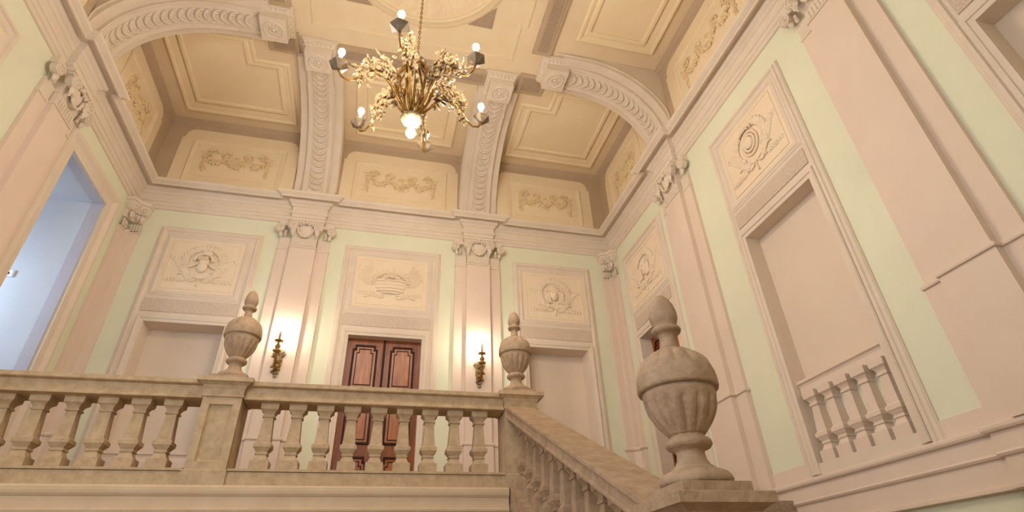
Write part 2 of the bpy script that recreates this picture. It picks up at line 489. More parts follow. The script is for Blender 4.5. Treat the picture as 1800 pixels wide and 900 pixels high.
def garland_relief(T, uc, zc, n, half, axis_sign=1):
    """attic ornament: a three-swag flower festoon tied up with scrolls and drops at its ends."""
    m = MB(T); w = half
    for sd in (-1, 1):
        u0 = uc + sd * w
        for k in range(9):                         # hanging drop
            flower(m, u0 + sd * .02 + rnd.uniform(-.02, .02), n + .015, zc + .08 - .05 * k, .05 - .0035 * k)
        for k in range(6):
            leaf(m, u0 + rnd.uniform(-.04, .04), n, zc + .12 - .07 * k, .12, .05, -PI / 2 + rnd.uniform(-1, 1), .02)
        m.tube([(u0 - sd * (.05 + .16 * t), n + .02, zc + .18 + .09 * math.sin(t * PI) - .02 * t) for t in [k / 8 for k in range(9)]], [.03 - .014 * k / 8 for k in range(9)], 6)
        m.tube([(u0 - sd * .08 + .07 * math.cos(t) * sd, n + .02, zc + .17 + .07 * math.sin(t)) for t in [k * .6 for k in range(9)]], .02, 6)
        leaf(m, u0, n, zc + .16, .16, .07, PI / 2 + sd * .6, .025); leaf(m, u0, n, zc + .14, .15, .06, PI / 2 - sd * 1.2, .025)
        # scroll over the swags
        m.tube([(uc + sd * (w * .36 + .085 * math.cos(t)), n + .02, zc + .13 + .075 * math.sin(t)) for t in [PI * (-.1 + 1.25 * k / 9) for k in range(10)]], [.014 + .016 * math.sin(PI * k / 9) for k in range(10)], 6)
        for k in range(4):
            leaf(m, uc + sd * w * .36, n, zc + .08, .11, .05, PI / 2 + sd * (k - 1.5) * .7, .02)
        for k in range(8):                         # outer swag
            t = k / 7
            u = uc + sd * (w * .96 - w * .66 * t); z = zc + .10 - .21 * math.sin(PI * min(1, t * 1.05)) ** .8 + .02 * t
            flower(m, u, n + .025, z + rnd.uniform(-.02, .02), .042 + .022 * math.sin(PI * t))
            for _ in range(2):
                leaf(m, u, n, z, .13, .05, rnd.uniform(0, 6.28), .03)
    for k in range(8):
        t = k / 7
        u = uc + w * .36 * (2 * t - 1); z = zc + .04 - .17 * math.sin(PI * t)
        flower(m, u, n + .025, z + rnd.uniform(-.02, .02), .044 + .022 * math.sin(PI * t))
        for _ in range(2):
            leaf(m, u, n, z, .14, .05, rnd.uniform(0, 6.28), .03)
    for k in range(5):
        leaf(m, uc, n, zc + .02, .12, .05, PI / 2 + (k - 2) * .5, .02)
    m.blob((uc, n + .02, zc + .10), (.035, .03, .03), 0, 6, 4)
    return m


FR = lambda w, h, k: [(-w, k), (-w, k + h * .5), (-w * .82, k + h * .6), (-w * .7, k + h), (-w * .42, k + h), (-w * .34, k + h * .7), (-w * .12, k + h * .55), (0, k + h * .3), (0, k)]


def rect(u0, u1, z0, z1):
    return [(u0, z0), (u1, z0), (u1, z1), (u0, z1)]


def surround(T, side, c, half, hp, ho, label, relief, kind, z0=0.0, niche=True, closed_base=True):
    """tall moulded surround: architrave, overdoor relief panel, pecked frieze, opening border, recess."""
    t = thing('niche_surround' if niche else 'door_surround', label, 'surround', T(c, 0, z0), 'plaster surrounds with overdoor reliefs')
    zt = 5.025
    m = MB(T)
    m.box(c - half + .01, c - ho, 0, .035, z0, 5.0); m.box(c + ho, c + half - .01, 0, .035, z0, 5.0)
    m.box(c - ho, c + ho, 0, .035, ZN, 5.0)
    if niche:
        m.box(c - ho, c + ho, 0, .035, z0, .125)
    m.build('field', TRIM, t)
    m = MB(T)
    W = .13
    m.sweep([(c + half, z0), (c + half, zt), (c - half, zt), (c - half, z0)], FR(W, .065, .0), closed=False)
    m.build('architrave', TRIM, t)
    m = MB(T)
    m.sweep(rect(c - hp - .10, c + hp + .10, 3.60, 4.88), FR(.10, .03, .03))
    m.build('picture_frame', TRIM, t)
    m = MB(T); m.box(c - hp, c + hp, .03, .042, 3.70, 4.78); m.build('relief_panel', PANEL, t)
    m = MB(T)
    m.sweep(rect(c - hp + .055, c + hp - .055, 3.745, 4.735), [(-.018, .04), (-.012, .052), (.0, .052), (.0, .04)])
    m.build('inner_fillet', PANEL, t)
    relief.build('relief', PANEL, t, weld=False)
    m = MB(T); m.box(c - half + .14, c + half - .14, .03, .05, 3.30, 3.54); m.build('frieze', GRAIN, t)
    m = MB(T); b = .10
    if niche:
        m.sweep([(c + ho + b, z0 + .02), (c + ho + b, ZN + b), (c - ho - b, ZN + b), (c - ho - b, z0 + .02)], [(-b - .005, -.02), (-b - .005, .05), (-b * .55, .055), (-b * .5, .068), (-b * .1, .075), (0, .06), (0, .03)], closed=False)
    else:
        m.sweep([(c + ho + b, z0), (c + ho + b, ZN + b), (c - ho - b, ZN + b), (c - ho - b, z0)], [(-b - .005, -.02), (-b - .005, .05), (-b * .55, .055), (-b * .5, .068), (-b * .1, .075), (0, .06), (0, .03)], closed=False)
    m.build('opening_border', TRIM, t)
    return t


def lining(T, c, ho, depth, z0, t, mat):
    m = MB(T); m.sweep([(c + ho, z0), (c + ho, ZN), (c - ho, ZN), (c - ho, z0)], [(-.004, -depth - .002), (-.004, -.015), (-.001, -.015), (-.001, -depth - .002)], closed=False)
    m.build('reveal_lining', mat, t)


def niche_back(T, c, ho, depth, t):
    m = MB(T); m.box(c - ho - .02, c + ho + .02, -TH + .0, -depth, .10, ZN + .02)
    m.build('niche_panel', NICHE, t)
    lining(T, c, ho, depth, .125, t, NICHE)


def baluster_profile(h, w):
    """square-section baluster: plinth, waist, knop, tapering shaft, flaring abacus; w = half width."""
    k = [(0, 1.05), (.15, 1.05), (.152, .82), (.18, .74), (.215, .62), (.24, .57), (.242, .70), (.262, .70), (.264, .64), (.28, .64), (.30, .76), (.335, .94), (.34, 1), (.395, 1), (.40, .88), (.418, .80), (.42, .76),
         (.60, .65), (.79, .545), (.792, .70), (.82, .70), (.822, .60), (.845, .62), (.875, .74), (.90, .92), (.905, 1), (1.0, 1.04)]
    return [(r * w, z * h) for z, r in k]


def balustrade_rail(m, u0, u1, n0, n1, zt):
    """handrail between u0 and u1; section in n-z; zt = top. Drawn along u."""
    nf, nb = n1, n0
    H = [(0, 0), (0, -.042), (.012, -.05), (.045, -.056), (.052, -.085), (.052, -.155), (.038, -.16), (.03, -.17), (.03, -.188), (.07, -.195)]
    P = [(nf - d, zt + z) for d, z in H] + [(nb + d, zt + z) for d, z in reversed(H)]
    m.rings([[(u, n, z) for n, z in P] for u in (u0, u1)])


def niche_balustrade(T, c, ho, depth, label):
    t = thing('niche_balustrade', label, 'balustrade', T(c, -depth, .12), 'blind balustrades in the niches')
    m = MB(T)
    nf = .0
    P = [(-depth + .005, 1.035), (nf - .0, 1.035), (nf, 1.005), (nf - .02, .99), (nf - .03, .965), (nf - .03, .885), (-depth + .005, .885)]
    m.rings([[(u, n, z) for n, z in P] for u in (c - ho + .012, c + ho - .012)])
    m.build('handrail', PINK, t)
    m = MB(T); m.box(c - ho + .012, c + ho - .012, -depth + .003, -.118, .127, .885); m.build('back_panel', GREEN, t)
    for k in range(5):
        u = c + (k - 2) * .2445 + .0
        m = MB(T); m.lathe((u, -.072, .127), [(r, z) for r, z in baluster_profile(.757, .092)], sq=True)
        m.build('baluster', PINK, t)
    return t


# ------------------------------------------------------------------ surrounds, niches and doors
REL = lambda T, c, k, s=1.0: wreath_relief(T, c, 4.25, .042, s, k)
s0 = surround(T_back, 'back', *BAYS['back'][0], 'tall blind niche surround with helmet wreath relief, behind the urn nearer the blue doorway', REL(T_back, BAYS['back'][0][0], 'helmet'), 'helmet')
niche_back(T_back, BAYS['back'][0][0], BAYS['back'][0][3], .32, s0)
niche_balustrade(T_back, BAYS['back'][0][0], BAYS['back'][0][3], .30, 'low blind balustrade in the far niche seen through the stone balusters')
s1 = surround(T_back, 'back', *BAYS['back'][1], 'door surround with flower basket relief over the brown double door between the sconces', REL(T_back, BAYS['back'][1][0], 'basket', 1.05), 'basket', niche=False)
s2 = surround(T_back, 'back', *BAYS['back'][2], 'blind niche surround with mask wreath relief, above the top of the stair handrail', REL(T_back, BAYS['back'][2][0], 'mask'), 'mask')
niche_back(T_back, BAYS['back'][2][0], BAYS['back'][2][3], .32, s2)
s3 = surround(T_right, 'right', *BAYS['right'][0], 'door surround half hidden behind the big newel urn on the side wall', REL(T_right, BAYS['right'][0][0], 'mask'), 'mask', niche=False)
s4 = surround(T_right, 'right', *BAYS['right'][1], 'large niche surround with shield wreath relief and a small blind balustrade inside', REL(T_right, BAYS['right'][1][0], 'shield'), 'shield')
niche_back(T_right, BAYS['right'][1][0], BAYS['right'][1][3], .17, s4)
niche_balustrade(T_right, BAYS['right'][1][0], BAYS['right'][1][3], .16, 'small pink blind balustrade of five balusters at the foot of the large wall niche')
s5 = surround(T_right, 'right', *BAYS['right'][2], 'niche surround cut off at the upper corner of the photo beyond the broad pilaster', REL(T_right, BAYS['right'][2][0], 'helmet'), 'helmet')
niche_back(T_right, BAYS['right'][2][0], BAYS['right'][2][3], .17, s5)
s6 = surround(T_left, 'left', *BAYS['left'][0], 'surround whose corner just shows in the photo corner beyond the pilaster by the blue doorway', REL(T_left, BAYS['left'][0][0], 'mask'), 'mask')
niche_back(T_left, BAYS['left'][0][0], BAYS['left'][0][3], .17, s6)

# tall passage doorway: plain moulded architrave
t = thing('doorway_architrave', 'tall plain moulded frame round the blue-lit passage opening', 'door frame', T_left(7.92, 0, 0))
m = MB(T_left)
m.sweep([(8.588, 0), (8.588, 4.79), (7.259, 4.79), (7.259, 0)], [(0, 0), (0, .03), (.03, .035), (.04, .03), (.13, .035), (.15, .05), (.19, .085), (.25, .085), (.27, .06), (.27, 0)], closed=False)
m.build('frame', TRIM, t)


def double_door(T, c, ho, depth, label, idx):
    """two walnut leaves with shouldered cartouche panels."""
    t = thing('door_%d' % idx, label, 'door', T(c, -depth, 0)); t['kind'] = 'structure'
    for sd in (-1, 1):
        u0, u1 = (c - ho, c - .004) if sd < 0 else (c + .004, c + ho)
        m = MB(T); m.box(u0, u1, -depth - .05, -depth, 0.01, ZN - .004); lf = m.build('door_leaf', WOOD, t)
        w = .10
        a, b = u0 + .13, u1 - .13
        for z0, z1, top in ((2.20, 2.97, 1), (1.27, 2.06, 1), (.20, 1.03, 0)):
            e = .075
            P = [(a, z0), (b, z0), (b, z1 - e), (b - e * .55, z1 - e), (b - e * .55, z1), (a + e * .55, z1), (a + e * .55, z1 - e), (a, z1 - e)]
            m = MB(T); m.plate([(u, z) for u, z in P], -depth - .005, -depth + .008); pn = m.build('door_panel', WOODP, lf)
            m = MB(T); m.sweep(P, [(-.012, -depth), (-.012, -depth + .028), (.02, -depth + .03), (.026, -depth)])
            e2 = .055
            Q = [(a + e2, z0 + e2), (b - e2, z0 + e2), (b - e2, z1 - e - e2), (b - e * .55 - e2, z1 - e - e2), (b - e * .55 - e2, z1 - e2), (a + e * .55 + e2, z1 - e2), (a + e * .55 + e2, z1 - e - e2), (a + e2, z1 - e - e2)]
            m.sweep(Q, [(-.008, -depth), (-.008, -depth + .016), (.008, -depth + .016), (.008, -depth)])
            m.build('panel_moulding', WOODD, lf)
    m = MB(T); m.box(c - .022, c + .022, -depth, -depth + .02, .01, ZN - .01); m.build('meeting_stile', WOODD, t)
    m = MB(T); m.lathe((c + .09, -depth + .04, 1.12), [(.0, -.03), (.02, -.025), (.03, 0), (.02, .025), (0, .03)], 10)
    m.tube([(c + .09, -depth, 1.12), (c + .09, -depth + .04, 1.12)], .012, 6); m.build('door_handle', BRASS, t)
    return t


lining(T_back, BAYS['back'][1][0], BAYS['back'][1][3], .19, 0.002, s1, TRIM)
lining(T_right, BAYS['right'][0][0], BAYS['right'][0][3], .26, 0.002, s3, TRIM)
double_door(T_back, BAYS['back'][1][0], BAYS['back'][1][3], .12, 'brown walnut double door with shouldered panels, between the two sconces', 1)
double_door(T_right, BAYS['right'][0][0], BAYS['right'][0][3], .19, 'dark wooden door in the side wall, glimpsed behind the big newel urn', 2)

# ------------------------------------------------------------------ pilasters


def volute(m, u, n, z, r, sd, th=.09):
    """scroll seen from the front: a drum with a raised spiral."""
    rs = []
    for nn, k in ((n - th, .9), (n - .012, 1), (n, .93)):
        rs.append([(u + r * k * math.cos(2 * PI * i / 14), nn, z + r * k * math.sin(2 * PI * i / 14)) for i in range(14)])
    m.rings(rs, True, False)
    pts = []
    for i in range(22):
        a = i * .55; k = r * (1 - i / 24)
        pts.append((u - sd * k * math.cos(a), n + .004, z + k * math.sin(a)))
    m.tube(pts, r * .15, 6)
    m.blob((u, n + .012, z), (r * .24, r * .2, r * .24), 0, 6, 4)


def capital_part(m, c, hm, n0, full=True):
    """Ionic capital with hanging festoon, in front of a shaft of half width hm and projection n0."""
    zb, zt = 4.80, 5.395
    m.box(c - hm - .012, c + hm + .012, 0, n0 + .018, zb - .025, zb)
    m.box(c - hm + .01, c + hm - .01, 0, n0 - .004, zb, zb + .22)
    for k in range(int(hm * 2 / .055)):
        u = c - hm + .035 + k * .055
        if u < c + hm - .02:
            m.box(u - .016, u + .016, n0 - .01, n0 + .008, zb + .02, zb + .15)
    rs = []
    for z, e in ((zb + .20, 0.0), (zb + .30, .012), (zb + .42, .035), (zb + .50, .05)):
        rs.append([(c - hm - e, 0, z), (c + hm + e, 0, z), (c + hm + e, n0 + e, z), (c - hm - e, n0 + e, z)])
    m.rings(rs)
    e = .075
    m.box(c - hm - e, c + hm + e, 0, n0 + e, zb + .50, zb + .545)
    m.box(c - hm - e - .02, c + hm + e + .02, 0, n0 + e + .02, zb + .545, zt)
    n = n0 + .085
    for sd in (-1, 1):
        u = c + sd * (hm - .005)
        volute(m, u, n + .035, zb + .415, .098, sd, .11)
        leaf(m, u, n + .01, zb + .345, .15, .08, -PI / 2 - sd * .1, .05)
        leaf(m, u - sd * .06, n - .0, zb + .36, .12, .06, -PI / 2 + sd * .5, .04)
        for k in range(3):
            m.blob((u - sd * .02, n, zb + .30 - .05 * k), (.028 - .005 * k, .028, .03), 0, 6, 4)
    w = hm - .09
    pts = [(c + w * math.cos(t), n - .03 + .02 * math.sin(-t), zb + .42 + .23 * math.sin(t)) for t in [PI + PI * k / 14 for k in range(15)]]
    m.tube(pts, .022, 6)
    for k in range(15):
        if k % 2:
            m.blob((pts[k][0], pts[k][1] + .008, pts[k][2] - .01), (.024, .022, .024), 0, 6, 4)
    rs = []
    for k in range(5):
        q = 1 - k / 5
        rs.append([(c + w * q * math.cos(t), n - .05 + .05 * (1 - q * q), zb + .44 + (.20 * q * math.sin(t) if math.sin(t) < 0 else 0)) for t in [PI + PI * j / 12 for j in range(13)]])
    m.rings(rs, False, True)
    for k in range(-2, 3):
        m.blob((c + k * .055, n - .0, zb + .455 + .015 * (2 - abs(k))), (.026, .03, .034), 0, 8, 5)
    leaf(m, c, n, zb + .47, .1, .07, PI / 2, .03)


def strip_capital(m, c, sd, n0):
    """half capital of the backing strip, on the side sd."""
    zb = 4.79; a, b = sorted((c + sd * HM, c + sd * HO))
    m.box(a - .007, b + .007, 0, n0 + .012, zb - .03, zb + .012)
    m.box(a + .003, b - .003, 0, n0 - .004, zb, zb + .25)
    e = .05
    lo, hi = (a - e, b) if sd < 0 else (a, b + e)
    m.box(lo, hi, 0, n0 + e, zb + .48, 5.39)
    volute(m, c + sd * (HO + .015), n0 + .11, zb + .395, .085, sd, .10)
    leaf(m, c + sd * HO, n0 + .06, zb + .33, .13, .07, -PI / 2 - sd * .25, .05)
    for k in range(3):
        m.blob((c + sd * (HO - .09), n0 + .03, zb + .36 - .045 * k), (.03, .03, .03), 0, 6, 4)


NM, NS = .135, .055


def pilaster(T, c, label, strips=(-1, 1), z0=0.0):
    T0 = T; T = lambda u, n, z: T0(u, n + .0015, z)
    t = thing('pilaster', label, 'pilaster', T(c, 0, z0), 'pink wall pilasters')
    m = MB(T); m.box(c - HM, c + HM, 0, NM, 1.27, 4.80); m.build('shaft', PINK, t)
    for sd in strips:
        a, b = sorted((c + sd * HM, c + sd * HO))
        m = MB(T); m.box(a, b, 0, NS, 1.26, 4.80); m.build('backing_strip', PINK, t)
    m = MB(T); m.box(c - HM - .02, c + HM + .02, 0, NM + .02, z0, 1.19)
    for sd in strips:
        a, b = sorted((c + sd * HM, c + sd * (HO + .02)))
        m.box(a, b, 0, NS + .02, z0, 1.19)
    m.build('plinth', PINK, t)
    PC = [(0, 1.19), (.014, 1.192), (.014, 1.212), (.034, 1.216), (.038, 1.232), (.038, 1.246), (.014, 1.25), (.014, 1.268), (0, 1.275)]
    pth = [(c + HO, 0), (c + HO, NS), (c + HM, NS), (c + HM, NM), (c - HM, NM), (c - HM, NS), (c - HO, NS), (c - HO, 0)]
    if 1 not in strips:
        pth = pth[3:]; pth = [(c + HM, 0)] + pth
    m = MB(lambda u, n, z: T(u, z, n)); m.sweep(pth, [(d, z) for d, z in PC] + [(-.04, 1.275), (-.04, 1.19)], closed=False)
    m.build('plinth_cap', PINK, t)
    m = MB(T); capital_part(m, c, HM, NM)
    for sd in strips:
        strip_capital(m, c, sd, NS)
    m.build('capital', TRIM, t, weld=False)
    return t


pilaster(T_back, RIBX[0], 'pink pilaster carrying a sconce, between helmet niche and the brown door')
pilaster(T_back, RIBX[1], 'pink pilaster carrying a sconce, between the brown door and mask niche')
pilaster(T_right, RIBY[1], 'pink side-wall pilaster rising behind the big newel urn')
pilaster(T_right, RIBY[0], 'broad pink side-wall pilaster beyond the large niche with the blind balustrade')
pilaster(T_left, RIBY[1], 'pink pilaster on the wall of the blue doorway, before its frame')


def corner_pilaster(sx, label):
    """two narrow strips meeting in the room corner, with half capitals."""
    x0 = XL if sx < 0 else XR; s = 1 if sx < 0 else -1
    t = thing('corner_pilaster', label, 'pilaster', (x0, YW, 0), 'narrow pilasters folded into the room corners')
    Tc = lambda u, n, z: Vector((x0 + s * (u + .0015), YW - n - .0015, z))
    m = MB(Tc); m.rings([[(0, 0, z), (.27, 0, z), (.27, .05, z), (.14, .05, z), (.14, .14, z), (.05, .14, z), (.05, .27, z), (0, .27, z)] for z in (1.26, 4.8)])
    m.build('shaft', PINK, t)
    m = MB(Tc); m.rings([[(0, 0, z), (.29, 0, z), (.29, .08, z), (.17, .08, z), (.12, .12, z), (.08, .17, z), (.08, .29, z), (0, .29, z)] for z in (0.0, 1.19)])
    m.build('plinth', PINK, t)
    m = MB(Tc); m.rings([[(0, 0, z), (.29 + e, 0, z), (.29 + e, .08 + e, z), (.17, .08 + e, z), (.12 + e, .12 + e, z), (.08 + e, .17, z), (.08 + e, .29 + e, z), (0, .29 + e, z)] for z, e in ((1.19, 0), (1.21, .025), (1.235, .03), (1.245, .01), (1.27, 0))])
    m.build('plinth_cap', PINK, t)
    m = MB(Tc)
    m.rings([[(0, 0, z), (.28, 0, z), (.28, .07, z), (.11, .07, z), (.07, .11, z), (.07, .28, z), (0, .28, z)] for z in (4.775, 4.80)])
    for k in range(4):
        m.box(.11 + .045 * k, .14 + .045 * k, .055, .07, 4.82, 4.96); m.box(.055, .07, .11 + .045 * k, .14 + .045 * k, 4.82, 4.96)
    m.rings([[(0, 0, z), (.27 + e, 0, z), (.27 + e, .07 + e, z), (.13 + e, .13 + e, z), (.07 + e, .27 + e, z), (0, .27 + e, z)] for z, e in ((5.0, -.01), (5.12, .02), (5.26, .06), (5.32, .06), (5.325, .08), (5.39, .08))])
    volute(m, .28, .17, 5.19, .075, 1, .1)
    leaf(m, .28, .13, 5.12, .14, .07, -PI / 2 - .2, .05)
    Tn = m.T; m.T = lambda u, n, z: Tc(n, u, z)
    volute(m, .28, .17, 5.19, .075, 1, .1); leaf(m, .28, .13, 5.12, .14, .07, -PI / 2 - .2, .05)
    m.T = lambda u, n, z: Tc(.12 + (u - n) * .707, .12 + (-u - n) * -.707 + 0 * u, z)
    m.T = lambda u, n, z: Tc(.10 + n * .707 + u * .707, .10 + n * .707 - u * .707, z)
    volute(m, -.045, .13, 5.19, .07, -1, .1); volute(m, .045, .135, 5.19, .07, 1, .1)
    leaf(m, -.05, .11, 5.12, .14, .06, -PI / 2, .05); leaf(m, .05, .11, 5.12, .14, .06, -PI / 2, .05)
    m.blob((0, .13, 5.29), (.03, .03, .035))
    m.build('capital', TRIM, t, weld=False)


corner_pilaster(-1, 'narrow pilaster folded into the room corner beside the blue doorway')
corner_pilaster(1, 'narrow pilaster folded into the room corner between mask niche and side-wall door')

# ------------------------------------------------------------------ attic panels with garlands


def arc(cu, cz, r, a0, a1, n=7):
    return [(cu + r * math.cos(a0 + (a1 - a0) * i / n), cz + r * math.sin(a0 + (a1 - a0) * i / n)) for i in range(n + 1)]


def attic_panel(T, c, half, label, g=True):
    t = thing('attic_panel', label, 'panel', T(c, .05, 5.95), 'cream garland panels above the cornice')
    e = .10; zt, zs = 7.455, 7.215
    P = [(c - half, 5.955), (c + half, 5.955), (c + half, zs), (c + half - .05, zs), (c + half - .05, zs + .04)] + arc(c + half - .05 - .20, zs + .04, .20, 0, PI / 2)[1:] + \
        arc(c - half + .05 + .20, zs + .04, .20, PI / 2, PI) + [(c - half + .05, zs), (c - half, zs)]
    m = MB(T); m.plate(P, .05, .062); m.build('cream_field', CREAM, t)
    w = half - .26; k = .10
    Q = [(c - w, 6.10), (c + w, 6.10), (c + w, 7.16), (c - w, 7.16)]
    m = MB(T); m.sweep(Q, [(-.075, .06), (-.075, .07), (-.06, .08), (-.03, .082), (-.02, .095), (.0, .095), (.012, .08), (.012, .06)])
    m.build('moulded_frame', CREAM, t)
    m = MB(T); m.plate([(c - w + .16, 6.25), (c + w - .16, 6.25), (c + w - .16, 7.0), (c - w + .16, 7.0)], .06, .068); m.build('raised_tablet', CREAM, t)
    garland_relief(T, c, 6.70, .066, (w - .30)).build('garland', OCHRE, t, weld=False)


attic_panel(T_back, -3.315, 1.14, 'cream garland panel above helmet niche, nearest the blue doorway')
attic_panel(T_back, -.033, 1.235, 'cream garland panel above the brown double door')
attic_panel(T_back, 3.22, 1.13, 'cream garland panel above mask niche')
attic_panel(T_right, 8.05, .99, 'cream garland panel above the side-wall door behind the big urn')
attic_panel(T_right, 4.694, 1.27, 'cream garland panel above the large side-wall niche')
attic_panel(T_left, 8.05, .99, 'cream garland panel above the blue-lit passage opening')
attic_panel(T_left, 4.694, 1.27, 'cream garland panel beyond the rib before the blue doorway, at the photo edge')

# ------------------------------------------------------------------ ceiling: ribs with consoles, beams, coffers, rosette


def rib_curve(k, n=22):
    """soffit of the rib: (s from wall, z), k lifts the recessed outer soffit."""
    out = []
    for i in range(n + 1):
        a = PI / 2 * i / n
        s = 1.75 - 1.62 * abs(math.cos(a)) ** (2 / 2.15); z = 5.95 + 1.55 * abs(math.sin(a)) ** (2 / 2.15)
        out.append((s - k * math.cos(a), z + k * math.sin(a)))
    out.append((2.12, out[-1][1]))
    return out


def rib(T, c, label, s_end):
    t = thing('ceiling_rib', label, 'rib', T(c, .05, 5.95), 'scaled plaster ribs under the ceiling')
    for hw, k, nm in ((HM + .0, 0.0, 'rib_body'), (.40, .07, 'outer_rib')):
        m = MB(T); cur = rib_curve(k); cur = [(max(s, .04), z) for s, z in cur]
        cur[-1] = (s_end - .3, cur[-1][1])
        top = [(s_end - .3, 7.69), (.04, 7.69)]
        P = cur + top
        m.rings([[(u, s, z) for s, z in P] for u in (c - hw, c + hw)])
        m.build(nm, TRIM, t)
    m = MB(T)                                       # arch moulding on the spandrel faces
    for sd in (-1, 1):
        cur = rib_curve(.16)
        m.tube([(c + sd * .405, max(s, .06), min(z, 7.64)) for s, z in cur[2:]], .018, 5)
    m.build('spandrel_moulding', TRIM, t)
    m = MB(T); cur = rib_curve(0); L = 0; D = [0]
    for a, b in zip(cur, cur[1:]):
        L += math.hypot(b[0] - a[0], b[1] - a[1]); D.append(L)
    Lm = L - (2.12 - (s_end - .42))

    def at(d):
        for i in range(len(D) - 1):
            if D[i + 1] >= d:
                q = (d - D[i]) / (D[i + 1] - D[i]); a, b = cur[i], cur[i + 1]
                l = math.hypot(b[0] - a[0], b[1] - a[1])
                return a[0] + q * (b[0] - a[0]), a[1] + q * (b[1] - a[1]), (b[0] - a[0]) / l, (b[1] - a[1]) / l
        return cur[-1][0], cur[-1][1], 1, 0
    d = .30
    while d < Lm - .10:
        for rr, lift, rad in ((.126, .008, .028), (.074, .02, .026), (.030, .028, .020)):
            pts = []
            for j in range(11):
                a = PI * j / 10
                s, z, ts, tz = at(d + rr * 1.15 * (1 - math.sin(a)) - .05)
                pts.append((c + rr * math.cos(a), s + tz * lift, z - ts * lift))
            m.tube(pts, [rad * (.45 + .55 * math.sin(PI * j / 10)) for j in range(11)], 6)
        d += .128
    for sd in (-1, 1):
        m.tube([(c + sd * .145, at(.18 + (Lm - .2) * j / 24)[0], at(.18 + (Lm - .2) * j / 24)[1]) for j in range(25)], .014, 5)
        m.tube([(c + sd * (HM - .002), s, z) for s, z in cur[1:-1]], .016, 6)
    m.build('scale_band', TRIM, t, weld=False)
    # console closing the rib
    m = MB(T); s0, s1 = s_end - .42, s_end
    m.box(c - .232, c + .232, s0, s1, 7.375, 7.62)
    m.box(c - .20, c + .20, s0 - .02, s1 - .02, 7.62, 7.69)
    con = m.build('console', TRIM, t)
    m = MB(lambda u, n, z: T(u, z, n))
    R = [(c - .232, s0), (c + .232, s0), (c + .232, s1), (c - .232, s1)]
    m.sweep(R, [(-.03, 7.55), (.012, 7.555), (.03, 7.58), (.05, 7.615), (.06, 7.62), (.06, 7.645), (.085, 7.65), (.085, 7.69), (-.03, 7.69)])
    for sd in (0, 1, 2, 3):
        for k in range(6):
            f = -.19 + .076 * k
            if sd == 0: pu, ps = c + f, s1 + .035
            elif sd == 1: pu, ps = c - .257, (s0 + s1) / 2 + f
            elif sd == 2: pu, ps = c + .257, (s0 + s1) / 2 + f
            else: pu, ps = c + f, s0 - .035
            m.blob((pu, 7.585, ps), (.026, .035, .026), 0, 6, 4)
    m.build('leaf_crown', TRIM, con, weld=False)
    m = MB(T); sc = (s0 + s1) / 2
    ring = lambda r, z: [(c + r * math.cos(2 * PI * j / 24), sc + r * .98 * math.sin(2 * PI * j / 24), z) for j in range(24)]
    m.tube(ring(.158, 7.373), .017, 6, True); m.tube(ring(.065, 7.370), .014, 6, True)
    for j in range(10):
        a = 2 * PI * j / 10
        m.blob((c + .10 * math.cos(a), sc + .10 * math.sin(a), 7.372), (.022, .022, .014), 0, 6, 4)
    m.lathe((c, sc, 7.348), [(0, 0), (.03, .006), (.04, .02), (.035, .03)], 10)
    m.build('medallion', TRIM, con, weld=False)
    return t


SE_B, SE_S = YW - 6.88, 2.55
rib(T_back, RIBX[0], 'curved ceiling rib rising from the sconce pilaster beside helmet niche', SE_B)
rib(T_back, RIBX[1], 'curved ceiling rib rising from the sconce pilaster beside mask niche', SE_B)
rib(T_left, RIBY[1], 'arched ceiling rib springing from the cornice before the blue doorway', 2.58)
rib(T_right, RIBY[1], 'arched ceiling rib springing above the side-wall pilaster behind the big urn', 2.28)
rib(T_right, RIBY[0], 'arched ceiling rib springing above the broad side-wall pilaster beyond the large niche', 2.28)
rib(T_left, RIBY[0], 'arched ceiling rib on the blue doorway wall, the one farther from the doorway', 2.58)

# beams framing the central field, with pecked panels underneath
YC = 4.694
B0, B1 = 2.14, 2.50


def beam(x0, x1, y0, y1, label):
    t = thing('ceiling_beam', label, 'beam', ((x0 + x1) / 2, (y0 + y1) / 2, ZC - .06), 'flat mauve beams round the central ceiling field')
    m = MB(); m.box(x0, x1, y0, y1, ZC - .06, ZC + .0); m.build('beam_body', MAUVE, t)
    e = .075
    m = MB(); m.box(x0 + e, x1 - e, y0 + e, y1 - e, ZC - .066, ZC - .055); m.build('pecked_panel', GRAINM, t)
    m = MB(T_ceil); m.sweep(rect(x0 + e, x1 - e, y0 + e, y1 - e), [(-.012, .055), (-.012, .074), (.012, .076), (.02, .055)]); m.build('panel_fillet', MAUVE, t)


beam(XC + B0, XC + B1, YC - 1.6, YC + 1.56, 'flat mauve ceiling beam running from the arched rib above the big urn')
beam(XC - B1, XC - B0, YC - 1.6, YC + 1.56, 'flat mauve ceiling beam from the arched rib near the blue doorway')
beam(XC - 1.45, XC + 1.45, YC + B0, YC + B1, 'flat mauve ceiling beam behind the chandelier, between the two back ribs')
for sx, w in ((-1, 'patch of mauve pecked ceiling at the corner of central field, above helmet niche'), (1, 'patch of mauve pecked ceiling at the corner of central field, above mask niche')):
    x0, x1 = sorted((XC + sx * 2.06, XC + sx * 2.58))
    t = thing('corner_patch', w, 'panel', ((x0 + x1) / 2, YC + 2.32, ZC - .05), 'pecked corner patches of the ceiling')
    m = MB(); m.box(x0, x1, YC + 2.06, YC + 2.52, ZC - .05, ZC); m.build('patch_body', MAUVE, t)
    m = MB(); m.box(x0 + .07, x1 - .07, YC + 2.13, YC + 2.45, ZC - .056, ZC - .045); m.build('pecked_panel', GRAINM, t)


